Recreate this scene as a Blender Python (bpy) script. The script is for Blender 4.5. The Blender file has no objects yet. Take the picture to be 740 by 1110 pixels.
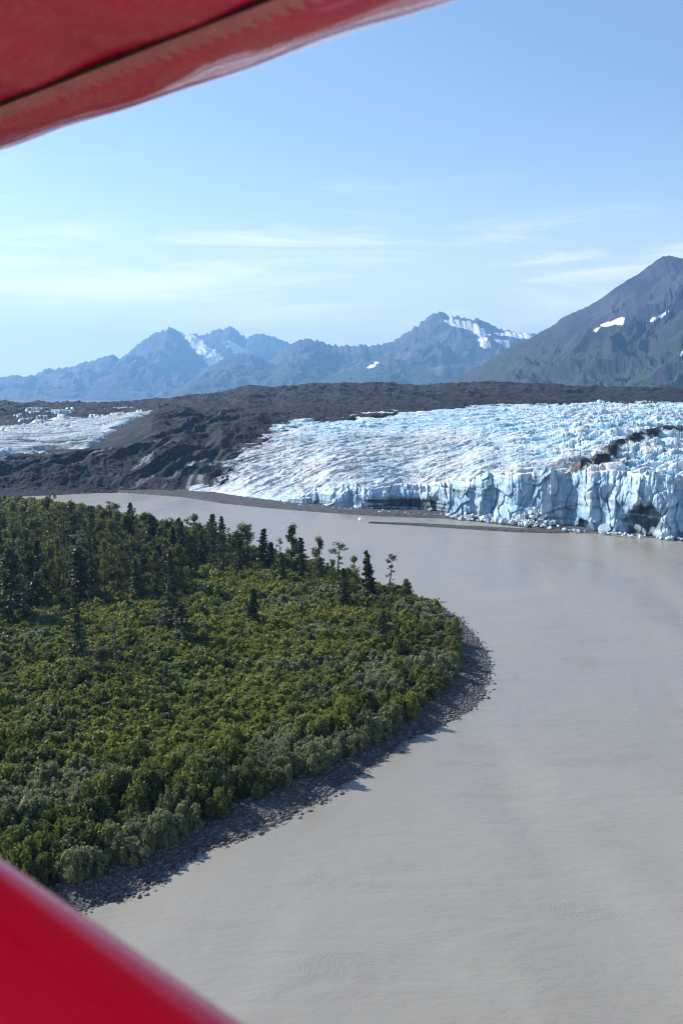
import bpy, bmesh, math, random
import numpy as np
from mathutils import Vector

SC = bpy.context.scene
COL = SC.collection
rad = math.radians

# ------------------------------------------------------------------ camera model
H = 80.0                       # aircraft height over the river
F = 1080.0                     # focal length in photo pixels (35 mm lens)
CX, CY = 370.0, 555.0
PITCH = math.atan(127.0 / F)
CP, SP = math.cos(PITCH), math.sin(PITCH)

def ray(x, y):
    c = (np.asarray(x, float) - CX) / F
    u = (CY - np.asarray(y, float)) / F
    return c, CP + u * SP, u * CP - SP

def at_z(x, y, z=0.0):
    dx, dy, dz = ray(x, y)
    t = (z - H) / dz
    return dx * t, dy * t, H + dz * t

def at_d(x, y, d):
    dx, dy, dz = ray(x, y)
    t = d / np.hypot(dx, dy)
    return dx * t, dy * t, H + dz * t

def project(X, Y, Z):
    z = Z - H
    fw = Y * CP - z * SP
    up = Y * SP + z * CP
    return CX + F * X / fw, CY - F * up / fw

def az_of(x, y=470.0):
    dx, dy, _ = ray(x, y)
    return np.arctan2(dx, dy)

# ------------------------------------------------------------------ noise
def _hash(ix, iy, seed):
    h = (ix.astype(np.int64) * 374761393 + iy.astype(np.int64) * 668265263 + seed * 974634777) & 0xFFFFFFFF
    h = ((h ^ (h >> 13)) * 1274126177) & 0xFFFFFFFF
    h = h ^ (h >> 16)
    h = (h * 2246822519) & 0xFFFFFFFF
    return (h ^ (h >> 15)) & 0xFFFFFFFF

def perlin(x, y, seed=0):
    x = np.asarray(x, float); y = np.asarray(y, float)
    x, y = np.broadcast_arrays(x, y)
    x0 = np.floor(x).astype(np.int64); y0 = np.floor(y).astype(np.int64)
    fx = x - x0; fy = y - y0
    u = fx * fx * fx * (fx * (fx * 6 - 15) + 10); v = fy * fy * fy * (fy * (fy * 6 - 15) + 10)
    def g(ix, iy, dx, dy):
        a = _hash(ix, iy, seed) * (2 * math.pi / 4294967296.0)
        return np.cos(a) * dx + np.sin(a) * dy
    n00 = g(x0, y0, fx, fy); n10 = g(x0 + 1, y0, fx - 1, fy)
    n01 = g(x0, y0 + 1, fx, fy - 1); n11 = g(x0 + 1, y0 + 1, fx - 1, fy - 1)
    a = n00 + u * (n10 - n00); b = n01 + u * (n11 - n01)
    return (a + v * (b - a)) * 1.5

def fbm(x, y, octaves=5, seed=0, gain=0.5, lac=2.03):
    s = 0; a = 1.0; t = 0
    for o in range(octaves):
        s = s + a * perlin(x, y, seed + o * 17); t += a
        a *= gain; x = x * lac + 13.7; y = y * lac - 7.3
    return s / t

def ridged(x, y, octaves=5, seed=0, gain=0.5, lac=2.07):
    s = 0; a = 1.0; t = 0; w = 1.0
    for o in range(octaves):
        n = 1 - np.abs(perlin(x, y, seed + o * 31)) * 1.6
        n = np.clip(n, 0, 1) ** 2
        s = s + a * n * w; t += a
        w = np.clip(n * 1.6, 0.15, 1)
        a *= gain; x = x * lac + 5.1; y = y * lac + 9.9
    return s / t

def worley(x, y, seed=0):
    """F2-F1 distance, cell value, offset from the cell centre"""
    x0 = np.floor(x).astype(np.int64); y0 = np.floor(y).astype(np.int64)
    f1 = np.full(x.shape, 9.0); f2 = np.full(x.shape, 9.0)
    cv = np.zeros(x.shape); ox = np.zeros(x.shape); oy = np.zeros(x.shape)
    for i in (-1, 0, 1):
        for j in (-1, 0, 1):
            h = _hash(x0 + i, y0 + j, seed)
            jx = x0 + i + ((h & 1023) / 1023.0); jy = y0 + j + (((h >> 10) & 1023) / 1023.0)
            dx = x - jx; dy = y - jy
            d = np.hypot(dx, dy)
            near = d < f1
            f2 = np.where(near, f1, np.minimum(f2, d))
            cv = np.where(near, ((h >> 20) & 1023) / 1023.0, cv)
            ox = np.where(near, dx, ox); oy = np.where(near, dy, oy)
            f1 = np.where(near, d, f1)
    return f2 - f1, cv, ox, oy

def sstep(a, b, x):
    t = np.clip((x - a) / (b - a), 0, 1)
    return t * t * (3 - 2 * t)

# ------------------------------------------------------------------ mesh helpers
def link(o, parent=None):
    COL.objects.link(o)
    if parent is not None:
        o.parent = parent
    return o

def mesh_np(name, V, Fc, mat=None, smooth=False, attrs=None):
    V = np.ascontiguousarray(V, np.float32); Fc = np.ascontiguousarray(Fc, np.int32)
    me = bpy.data.meshes.new(name)
    n, k = Fc.shape
    me.vertices.add(len(V)); me.vertices.foreach_set('co', V.ravel())
    me.loops.add(n * k); me.loops.foreach_set('vertex_index', Fc.ravel())
    me.polygons.add(n)
    me.polygons.foreach_set('loop_start', np.arange(0, n * k, k, dtype=np.int32))
    me.polygons.foreach_set('loop_total', np.full(n, k, np.int32))
    if smooth:
        me.polygons.foreach_set('use_smooth', np.ones(n, bool))
    for an, av in (attrs or {}).items():
        a = me.attributes.new(an, 'FLOAT', 'POINT')
        a.data.foreach_set('value', np.ascontiguousarray(av, np.float32).ravel())
    me.update(calc_edges=True)
    if mat: me.materials.append(mat)
    return me

def obj(name, me, parent=None):
    return link(bpy.data.objects.new(name, me), parent)

def tag(o, label=None, cat=None, group=None, kind=None):
    if label: o['label'] = label
    if cat: o['category'] = cat
    if group: o['group'] = group
    if kind: o['kind'] = kind
    return o

def grid_faces(nr, nc):
    i = np.arange(nr - 1)[:, None] * nc + np.arange(nc - 1)[None, :]
    i = i.ravel()
    return np.stack([i, i + 1, i + nc + 1, i + nc], 1)

# ------------------------------------------------------------------ materials
class NT:
    def __init__(self, name):
        self.m = bpy.data.materials.new(name); self.m.use_nodes = True
        self.t = self.m.node_tree; self.t.nodes.clear()
        self.out = self.n('ShaderNodeOutputMaterial')
    def n(self, typ, **kw):
        nd = self.t.nodes.new(typ)
        for k, v in kw.items():
            if k.startswith('_'): setattr(nd, k[1:], v)
        return nd
    def put(self, nd, sock, v):
        s = nd.inputs[sock]
        if isinstance(v, bpy.types.NodeSocket): self.t.links.new(v, s)
        elif isinstance(v, (tuple, list)) and len(v) == 3 and s.type == 'RGBA': s.default_value = (*v, 1)
        else: s.default_value = v
    def noise(self, scale, detail=4, rough=0.55, vec=None, dim='3D', dist=0.0):
        nd = self.n('ShaderNodeTexNoise', _noise_dimensions=dim)
        nd.inputs['Scale'].default_value = scale; nd.inputs['Detail'].default_value = detail
        nd.inputs['Roughness'].default_value = rough; nd.inputs['Distortion'].default_value = dist
        if vec is not None: self.t.links.new(vec, nd.inputs['Vector'])
        return nd.outputs['Fac']
    def pos(self, scale=(1, 1, 1), rot=(0, 0, 0), kind='Object'):
        tc = self.n('ShaderNodeTexCoord'); mp = self.n('ShaderNodeMapping')
        mp.inputs['Scale'].default_value = scale; mp.inputs['Rotation'].default_value = rot
        self.t.links.new(tc.outputs[kind], mp.inputs['Vector'])
        return mp.outputs['Vector']
    def ramp(self, fac, a, b):
        nd = self.n('ShaderNodeMapRange', _interpolation_type='SMOOTHSTEP')
        self.put(nd, 'Value', fac); nd.inputs['From Min'].default_value = a; nd.inputs['From Max'].default_value = b
        return nd.outputs['Result']
    def mix(self, fac, a, b, blend='MIX'):
        nd = self.n('ShaderNodeMix', _data_type='RGBA', _blend_type=blend)
        for idx, v in ((0, fac), (6, a), (7, b)):
            s = nd.inputs[idx]
            if isinstance(v, bpy.types.NodeSocket): self.t.links.new(v, s)
            elif isinstance(v, (tuple, list)): s.default_value = (*v, 1)
            else: s.default_value = v
        return nd.outputs[2]
    def math(self, op, a, b=0.0):
        nd = self.n('ShaderNodeMath', _operation=op); self.put(nd, 0, a); self.put(nd, 1, b)
        return nd.outputs[0]
    def attr(self, name):
        nd = self.n('ShaderNodeAttribute'); nd.attribute_name = name
        return nd.outputs['Fac']
    def bump(self, h, strength, dist):
        nd = self.n('ShaderNodeBump'); self.put(nd, 'Height', h)
        nd.inputs['Strength'].default_value = strength; nd.inputs['Distance'].default_value = dist
        return nd.outputs['Normal']
    def bsdf(self, base, rough=0.8, spec=0.3, normal=None, **kw):
        nd = self.n('ShaderNodeBsdfPrincipled')
        self.put(nd, 'Base Color', base); self.put(nd, 'Roughness', rough); self.put(nd, 'Specular IOR Level', spec)
        if normal is not None: self.put(nd, 'Normal', normal)
        for k, v in kw.items(): self.put(nd, k.replace('_', ' '), v)
        return nd.outputs[0]
    def done(self, shader):
        self.t.links.new(shader, self.out.inputs['Surface']); return self.m

def m_ice():
    k = NT('glacier_ice'); p = k.pos()
    deep, dirt, grit, snow = k.attr('deep'), k.attr('dirt'), k.attr('grit'), k.attr('face')
    n1 = k.noise(0.05, 5, 0.6, p); n2 = k.noise(0.5, 4, 0.65, p); n3 = k.noise(0.018, 3, .5, p)
    white = k.mix(k.ramp(n2, .3, .7), (.54, .60, .65), (.78, .81, .83))
    white = k.mix(k.ramp(n3, .42, .62), white, (.46, .63, .73))
    st = k.noise(1.0, 5, .65, k.pos((.035, .17, .1), (0, 0, rad(-12))), dist=.5)
    white = k.mix(k.math('MULTIPLY', k.ramp(st, .52, .70), .75), white, (.33, .40, .46))
    deep = k.math('ADD', deep, k.math('MULTIPLY', k.math('SUBTRACT', n1, .5), .8))
    blue = k.mix(k.ramp(n1, .3, .7), (.15, .39, .56), (.33, .58, .70))
    c = k.mix(k.ramp(deep, .10, .85), white, blue)
    fc = k.mix(k.ramp(k.noise(0.12, 5, .6, k.pos((1, 1, .35))), .35, .68), (.20, .36, .49), (.47, .59, .67))
    fc = k.mix(k.math('MULTIPLY', k.ramp(deep, .62, 1.0), .8), fc, (.07, .20, .32))
    c = k.mix(snow, c, fc)
    c = k.mix(k.math('MULTIPLY', grit, k.ramp(n2, .40, .62)), c, (.30, .285, .27))
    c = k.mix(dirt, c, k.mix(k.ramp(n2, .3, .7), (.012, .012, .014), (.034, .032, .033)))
    return k.done(k.bsdf(c, .55, .35, k.bump(n2, .6, .8)))

def m_moraine():
    k = NT('moraine_debris'); p = k.pos()
    n1 = k.noise(0.02, 6, .6, p); n2 = k.noise(0.35, 5, .7, p); n3 = k.noise(1.2, 3, .7, p)
    c = k.mix(k.ramp(n1, .35, .65), (.012, .014, .021), (.028, .029, .036))
    c = k.mix(k.ramp(n2, .5, .72), c, (.068, .064, .067))
    c = k.mix(k.ramp(n3, .66, .72), c, (.20, .20, .205))
    c = k.mix(k.math('MULTIPLY', k.attr('lit_slab'), k.ramp(n2, .25, .55)), c, (.33, .33, .34))
    return k.done(k.bsdf(c, .9, .2, k.bump(n2, 1.0, 1.6)))

def m_mountain(name, rock1, rock2, green, snowc=(.85, .87, .9)):
    k = NT(name); p = k.pos()
    n1 = k.noise(0.0016, 8, .68, p); n2 = k.noise(0.006, 8, .7, p)
    c = k.mix(k.ramp(n1, .38, .62), rock1, rock2)
    c = k.mix(k.math('MULTIPLY', k.attr('veg'), k.ramp(n2, .36, .56)), c, green)
    c = k.mix(k.ramp(k.math('ADD', k.attr('snow'), k.math('MULTIPLY', k.math('SUBTRACT', n2, .5), .7)), .42, .55), c, snowc)
    return k.done(k.bsdf(c, .95, .1, k.bump(n2, .6, 30.0)))

def m_water():
    k = NT('silty_water')
    big = k.noise(0.02, 5, .6, k.pos((1, .3, 1), (0, 0, rad(-24))), dist=1.2)
    w1 = k.noise(0.55, 4, .6, k.pos((.6, 1.3, 1), (0, 0, rad(14))))
    w2 = k.noise(2.4, 3, .6, k.pos((.7, 1.2, 1), (0, 0, rad(-10))))
    w3 = k.noise(0.09, 4, .55, k.pos((.5, 1.2, 1), (0, 0, rad(-20))), dist=.6)
    c = k.mix(k.ramp(big, .3, .7), (.226, .210, .182), (.266, .249, .218))
    h = k.math('ADD', k.math('MULTIPLY', w1, .5), k.math('MULTIPLY', w2, .16))
    h = k.math('ADD', h, k.math('MULTIPLY', w3, 1.6))
    pm = k.ramp(k.noise(.045, 4, .6, k.pos((.6, 1.4, 1), (0, 0, rad(10)))), .56, .66)
    h = k.math('ADD', h, k.math('MULTIPLY', k.math('MULTIPLY', w2, pm), .55))
    rg = k.math('ADD', .24, k.math('MULTIPLY', k.ramp(big, .3, .7), .20))
    return k.done(k.bsdf(c, rg, .5, k.bump(h, .8, .3), IOR=1.33))

def m_leaf(name, dark, light, grey, transl=.35):
    k = NT(name)
    oi = k.n('ShaderNodeObjectInfo')
    t = k.attr('tint'); g = k.attr('grey')
    t2 = k.math('ADD', t, k.math('MULTIPLY', k.math('SUBTRACT', oi.outputs['Random'], .5), .35))
    c = k.mix(k.ramp(t2, 0, 1), dark, light)
    c = k.mix(g, c, grey)
    a = k.bsdf(c, .55, .3)
    tr = k.n('ShaderNodeBsdfTranslucent'); k.put(tr, 'Color', k.mix(.5, c, (.16, .19, .03), 'ADD') if False else c)
    ms = k.n('ShaderNodeMixShader'); ms.inputs[0].default_value = transl
    k.t.links.new(a, ms.inputs[1]); k.t.links.new(tr.outputs[0], ms.inputs[2])
    return k.done(ms.outputs[0])

def m_simple(name, c1, c2, scale, rough=.9, bump=.5, bd=.1, spec=.2):
    k = NT(name); n = k.noise(scale, 5, .65, k.pos())
    return k.done(k.bsdf(k.mix(k.ramp(n, .35, .65), c1, c2), rough, spec, k.bump(n, bump, bd)))

def m_stone():
    k = NT('river_stones')
    t = k.attr('tint'); n = k.noise(3, 4, .6, k.pos())
    c = k.mix(t, (.040, .040, .043), (.15, .145, .142))
    return k.done(k.bsdf(k.mix(k.ramp(n, .4, .7), c, k.mix(.5, c, (.2, .19, .18))), .75, .35))

def m_bank():
    k = NT('bank_ground'); p = k.pos()
    n1 = k.noise(.4, 5, .7, p); n2 = k.noise(2.5, 4, .7, p)
    gr = k.mix(k.ramp(n2, .35, .65), (.05, .05, .055), (.125, .12, .118))
    so = k.mix(k.ramp(n1, .35, .65), (.022, .030, .011), (.045, .055, .018))
    gr = k.mix(k.attr('wet'), gr, (.03, .029, .028))
    return k.done(k.bsdf(k.mix(k.attr('veg'), gr, so), k.math('SUBTRACT', .9, k.math('MULTIPLY', k.attr('wet'), .5)), .3, k.bump(n2, .8, .25)))

def m_paint(name, base, wave=.012):
    k = NT(name); p = k.pos()
    n = k.noise(6, 4, .6, p); f = k.noise(90, 3, .6, p)
    c = k.mix(k.ramp(n, .3, .75), base, tuple(b * .86 for b in base))
    w = k.noise(2.2, 3, .55, k.pos((1, 1, 1)), dist=.5)
    nrm = k.bump(k.math('ADD', w, k.math('MULTIPLY', f, .01)), wave * 17, .02)
    return k.done(k.bsdf(c, k.math('ADD', .22, k.math('MULTIPLY', f, .12)), .45, nrm, Coat_Weight=1.0, Coat_Roughness=.04, Coat_IOR=1.55))

ICE, MOR, WATER, BANK, STONE = m_ice(), m_moraine(), m_water(), m_bank(), m_stone()
LEAF_SPRUCE = m_leaf('spruce_needles', (.016, .028, .010), (.062, .078, .024), (.07, .085, .045), .22)
BARK = m_simple('bark', (.05, .042, .035), (.13, .115, .10), 3.0)
LEAF_SHRUB = m_leaf('shrub_leaves', (.042, .066, .014), (.225, .240, .040), (.215, .235, .125), .43)
LEAF_TREE = m_leaf('tree_leaves', (.034, .052, .015), (.145, .160, .034), (.14, .16, .085), .40)
RED = m_paint('red_paint', (.98, .003, .042))
REDW = m_paint('red_wing_fabric', (.80, .014, .078), .007)

# ------------------------------------------------------------------ ground, water
def ground():
    n = 60
    xs = np.linspace(-29000, 29000, n); ys = np.linspace(-2500, 25900, n)
    X, Y = np.meshgrid(xs, ys)
    V = np.stack([X.ravel(), Y.ravel(), np.full(X.size, -2.0)], 1)
    o = obj('ground', mesh_np('ground', V, grid_faces(n, n), m_simple('valley_floor', (.10, .10, .09), (.16, .15, .13), .01, bd=1)))
    tag(o, 'flat gravelly valley floor stretching to the mountains', 'ground', kind='structure')
    V = np.array([(-2500, -1500, 0), (2500, -1500, 0), (2500, 1150, 0), (-2500, 1150, 0)], float)
    o = obj('river', mesh_np('river', V, np.array([[0, 1, 2, 3]]), WATER))
    tag(o, 'wide grey silty river curving round the wooded point', 'river', kind='structure')
ground()

# ------------------------------------------------------------------ glacier
FRONT = [  # photo column, foot of the ice, top of the cliff
    (205, 533, 532.5), (230, 534, 533), (270, 540, 538), (310, 545.5, 541), (330, 547, 536), (355, 548.5, 529), (380, 549.8, 527),
    (400, 551, 529), (450, 554, 528), (500, 558.5, 523), (520, 561.5, 516), (560, 568, 515), (600, 571, 514), (640, 574, 513),
    (660, 576, 512), (700, 580, 514), (740, 584, 518), (800, 592, 518), (900, 604, 522), (1020, 618, 528)]
_fx = np.array([f[0] for f in FRONT], float)
_b = at_z(_fx, np.array([f[1] for f in FRONT]), 0.6)
FAZ = np.arctan2(_b[0], _b[1]); FD = np.hypot(_b[0], _b[1])
FH = at_d(_fx, np.array([f[2] for f in FRONT]), FD + 3)[2]
BOUND = [(205, 545), (222, 536), (230, 528), (250, 510), (270, 492), (285, 479), (300, 470), (340, 460), (380, 455), (450, 447), (530, 441), (640, 439), (740, 438.5), (1020, 438)]
ZINF, LL = 65.0, 320.0
def front_d(az): return np.interp(az, FAZ, FD)
def ice_z(az, D):
    h = np.interp(az, FAZ, FH); d = np.maximum(D - front_d(az), 0)
    return h + (ZINF - h) * (1 - np.exp(-d / LL))
_baz = az_of(np.array([b[0] for b in BOUND]))
def bound_d(az):
    yb = np.interp(az, _baz, [b[1] for b in BOUND])
    Ds = front_d(az)[..., None] + np.linspace(0, 1600, 801)
    azb = az[..., None]
    Z = ice_z(azb, Ds)
    py = project(Ds * np.sin(azb), Ds * np.cos(azb), Z)[1]
    ok = py <= yb[..., None]
    i = np.where(ok.any(-1), ok.argmax(-1), 800)
    return np.take_along_axis(Ds, i[..., None], -1)[..., 0]

def seg_dist(px, py, pts):
    best = np.full(px.shape, 1e9); tt = np.zeros(px.shape)
    n = len(pts) - 1
    for i in range(n):
        (x0, y0), (x1, y1) = pts[i], pts[i + 1]
        dx, dy = x1 - x0, y1 - y0
        t = np.clip(((px - x0) * dx + (py - y0) * dy) / (dx * dx + dy * dy), 0, 1)
        d = np.hypot(px - x0 - t * dx, py - y0 - t * dy)
        tt = np.where(d < best, (i + t) / n, tt); best = np.minimum(best, d)
    return best, tt

def ice_relief(X, Y, strength):
    wx = X + 14 * fbm(X / 60, Y / 60, 3, 5); wy = Y + 10 * fbm(X / 50, Y / 50, 3, 9)
    f, cv, ox, oy = worley(wx / 32.0, wy / 8.5, 3)
    f2, cv2, ox2, oy2 = worley(wx / 10.5, wy / 3.8, 7)
    cre = 1 - sstep(0.0, .32, f); cre2 = 1 - sstep(0, .35, f2)
    rg = ridged(wx / 75, wy / 13, 5, 21, .55)
    und = fbm(X / 75, Y / 32, 4, 2)
    z = (cv - .5) * 2.2 + (ox * (cv - .5) * 1.6 - oy * .8) - cre * 2.0 + (cv2 - .5) * .8 - cre2 * .7 + (rg - .35) * 4.0 + und * 9
    lw = Y + .22 * X + 16 * fbm(X / 70, Y / 40, 3, 41)
    ln = np.abs(perlin((X - .2 * Y) / 85, lw / 9.5, 43)); lc = 1 - sstep(0, .16, ln)
    ln2 = np.abs(perlin((X - .1 * Y) / 40, lw / 4.6, 47)); lc = np.maximum(lc, .6 * (1 - sstep(0, .18, ln2)))
    z = z - lc * 2.6; cre = np.maximum(cre, lc)
    return z * strength, np.clip(cre * .75 + cre2 * .35 + (.35 - rg) * .7 + (.4 - cv) * .25 - und * .5, 0, 1)

def glacier():
    nc, nf, nt = 1350, 64, 620
    az = np.linspace(FAZ[0], FAZ[-1], nc)
    D0 = front_d(az); h = np.interp(az, FAZ, FH)
    S = np.cumsum(np.r_[0, np.diff(az)]) * 640
    hs = h
    _, hv, _, _ = worley(S / 6.0, 0 * S + .5, 14)
    h = np.maximum(h + np.clip(h / 10, 0, 1) * (fbm(S / 18, 0 * S + .3, 3, 4) * 5 + (hv - .6) * 5.5 + 1.6 * perlin(S / 3, 0 * S, 6)), .3)
    hf = np.clip(h / 16, 0, 1)
    bay = (fbm(S / 55, 0 * S + 3.3, 3, 8) * 26) * hf
    D0 = D0 + bay
    Dend = np.maximum(bound_d(az) + 90, D0 + 60)
    rows_az = []; X = []; Y = []; Z = []; A = {'deep': [], 'dirt': [], 'grit': [], 'face': []}
    # cliff
    for j in range(nf):
        t = j / (nf - 1.0); z = -1.0 + (h + 1.0) * t
        zz = z + 0 * S
        butt = ridged(S / 17 + .12 * perlin(S / 9, zz / 12, 3), zz / 130, 3, 12)
        f, cv, ox, oy = worley(S / 6.5 + .5 * perlin(S / 20, zz / 15, 2), zz / 17 + .3 * perlin(S / 11, zz / 9, 71), 15)
        crk = 1 - sstep(0, .14, f)
        fl = ridged(S / 6 + .2 * perlin(S / 7, zz / 9, 5), zz / 45, 3, 52)
        out = (butt - .4) * 8 + (cv - .5) * 3.4 + ox * (np.modf(cv * 7.3)[0] - .5) * 6 + oy * (np.modf(cv * 3.7)[0] - .6) * 5 - crk * .9 + (fl - .4) * 1.8 + fbm(S / 3.2, zz / 5, 4, 44) * 1.6
        g1, gv, gx, gy = worley(S / 12 + .35 * perlin(S / 25, zz / 20, 25), zz / 15 + .5 * perlin(S / 14, zz / 14, 27), 29)
        out = out - (butt - .4) * 3.5 + (gv - .5) * 3.5 + gx * (np.modf(gv * 5.3)[0] - .5) * 11 + gy * (np.modf(gv * 9.1)[0] - .5) * 9
        crk = np.maximum(crk * .5, (1 - sstep(0, .05, g1)) * sstep(-.3, .3, perlin(S / 8, zz / 8, 35)))
        # undercut hollow near the right end and dark slots
        px = CX + F * np.tan(az) * 1.0
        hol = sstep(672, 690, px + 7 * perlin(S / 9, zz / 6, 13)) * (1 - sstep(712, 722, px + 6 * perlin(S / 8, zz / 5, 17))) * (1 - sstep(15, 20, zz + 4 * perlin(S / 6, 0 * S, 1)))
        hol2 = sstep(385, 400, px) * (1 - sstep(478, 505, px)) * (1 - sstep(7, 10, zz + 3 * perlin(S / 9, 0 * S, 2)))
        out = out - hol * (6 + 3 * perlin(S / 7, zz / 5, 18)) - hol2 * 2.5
        ledge = sstep(.80, 1, t) * 3.0
        d = -out * hf * (1 - .35 * t) + t * 4.0 * hf + ledge * hf
        Dr = D0 + d
        X.append(Dr * np.sin(az)); Y.append(Dr * np.cos(az)); Z.append(z)
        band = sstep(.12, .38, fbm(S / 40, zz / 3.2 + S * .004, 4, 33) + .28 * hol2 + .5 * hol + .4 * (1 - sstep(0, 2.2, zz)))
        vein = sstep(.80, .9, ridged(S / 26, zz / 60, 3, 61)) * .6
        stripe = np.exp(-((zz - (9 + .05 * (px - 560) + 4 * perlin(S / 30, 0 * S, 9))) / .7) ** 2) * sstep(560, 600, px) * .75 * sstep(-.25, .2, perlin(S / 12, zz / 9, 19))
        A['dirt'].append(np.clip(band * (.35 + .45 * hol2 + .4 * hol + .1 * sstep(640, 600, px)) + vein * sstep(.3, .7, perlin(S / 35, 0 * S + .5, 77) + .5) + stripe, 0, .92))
        A['deep'].append(np.clip(crk * .6 + (.5 - butt) * .8 + (.4 - fl) * .4 + .2, 0, 1))
        A['grit'].append(0 * S); A['face'].append(hf * (1 - sstep(.9, 1, t)))
    # upper surface
    lastX, lastY = X[-1], Y[-1]
    D1 = np.hypot(lastX, lastY)
    t = (np.arange(1, nt + 1) / nt)[:, None]
    tt = t ** 1.55
    AZ = np.broadcast_to(az, (nt, nc))
    D = D1 + (Dend - D1) * tt
    Xs = D * np.sin(AZ); Ys = D * np.cos(AZ)
    hh = np.interp(AZ, FAZ, FH)
    d = np.maximum(D - D1, 0)
    hk = hs + (h - hs) * np.exp(-np.maximum(D - D0, 0) / 7.0)
    Zb = hk + (ZINF - hk) * (1 - np.exp(-(D - D0) / LL))
    pxc, pyc = project(Xs, Ys, Zb)
    stren = .42 + .55 * sstep(420, 650, pxc) + .25 * sstep(590, 660, pxc) + .35 * sstep(478, 460, pyc) * sstep(560, 300, pxc)
    rel, deep = ice_relief(Xs, Ys, stren)
    # the ramp on the left: long smooth bands following the flow
    ramp_w = sstep(640, 470, pxc + 40 * fbm(Xs / 80, Ys / 80, 3, 88)) * sstep(460, 476, pyc + 8 * fbm(Xs / 60, Ys / 90, 3, 89))
    band = ridged((Xs + .9 * Ys) / 70, (Ys - .55 * Xs) / 11 + fbm(Xs / 50, Ys / 50, 2, 3), 4, 90)
    rel = rel * (1 - .62 * ramp_w) + ramp_w * (band - .4) * 3.2
    deep = np.clip(deep * (1 - .75 * ramp_w) + .35 * (1 - ramp_w) * sstep(520, 440, pyc) * (.5 + fbm(Xs / 40, Ys / 60, 3, 87)), 0, 1)
    fade = np.minimum(1, d / 6.0) * (.35 + .65 * np.clip(h / 12 + d / 40, 0, 1))
    # dirt ridge crossing the ice to the cliff
    ridge_px = [(606, 521), (628, 508), (650, 497), (668, 488), (690, 478), (706, 471), (738, 467)]
    rd, rt = seg_dist(pxc, pyc * 1.0, ridge_px)
    wid = 3.6 * (1 - .6 * rt) + 2.4 * perlin(Xs / 14, Ys / 14, 53)
    drt = sstep(2.5, -2.5, rd - wid) * sstep(-.35, .05, perlin(Xs / 9, Ys / 22, 59) + .28)
    rel = rel * (1 - .5 * drt) + drt * 4.5
    edge = sstep(70, 0, Dend - 90 - D + 26 * fbm(Xs / 45, Ys / 45, 3, 31)) * .9
    soot = sstep(.22, .48, fbm(Xs / 60, Ys / 9, 4, 66)) * .55
    grit = np.clip(.9 * sstep(22, 2, rd - 6) * sstep(480, 500, pyc) + ramp_w * .8 + .35 * sstep(.1, .4, fbm(Xs / 70, Ys / 25, 4, 81)), 0, 1)
    Zs = Zb + rel * fade
    Xs = Xs + fade * .9 * perlin(Xs / 6, Ys / 6, 101); Ys = Ys + fade * .9 * perlin(Xs / 5, Ys / 5, 103)
    V = np.stack([np.r_[np.array(X).ravel(), Xs.ravel()], np.r_[np.array(Y).ravel(), Ys.ravel()], np.r_[np.array(Z).ravel(), Zs.ravel()]], 1)
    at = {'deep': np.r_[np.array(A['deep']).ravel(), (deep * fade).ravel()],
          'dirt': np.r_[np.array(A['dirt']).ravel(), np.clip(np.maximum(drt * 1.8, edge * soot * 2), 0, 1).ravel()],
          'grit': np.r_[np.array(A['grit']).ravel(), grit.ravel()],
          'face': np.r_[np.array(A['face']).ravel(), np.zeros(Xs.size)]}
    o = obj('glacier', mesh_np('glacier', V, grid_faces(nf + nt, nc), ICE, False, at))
    tag(o, 'broad blue white glacier ending in a broken ice cliff above the river', 'glacier', kind='structure')
    return az, D0
G_AZ, G_D = glacier()

# ------------------------------------------------------------------ moraine and left ice tongue
LEFTCOL = {  # photo column: (row, distance) from the foot back
    -260: [(528, 850), (508, 885), (493, 940), (474, 1100), (455, 1400), (442, 1800), (437, 2200)],
    0: [(528, 850), (508, 885), (494, 935), (476, 1100), (456, 1400), (442, 1800), (436, 2200)],
    60: [(529, 845), (504, 885), (491, 945), (473, 1130), (453, 1450), (442, 1800), (438, 2200)],
    110: [(531, 842), (508, 880), (487, 950), (468, 1150), (452, 1450), (443, 1750), (437, 2200)],
    165: [(532, 838), (509, 880), (480, 960), (453, 1110), (447, 1400), (442, 1700), (434, 2200)],
    200: [(533, 835), (510, 870), (480, 950), (450, 1120), (440, 1400), (436, 1700), (430, 2200)],
    222: [(534, 834), (517, 850), (492, 920), (458, 1100), (444, 1350), (436, 1700), (428, 2200)]}
TOP = [(-260, 437), (0, 436), (20, 432), (40, 437), (100, 437), (150, 435), (200, 431), (250, 425), (270, 419), (300, 422), (340, 417), (370, 417),
       (420, 416), (450, 418), (500, 416), (560, 415), (590, 416.5), (620, 420), (680, 420), (740, 420), (1100, 421)]
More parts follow.
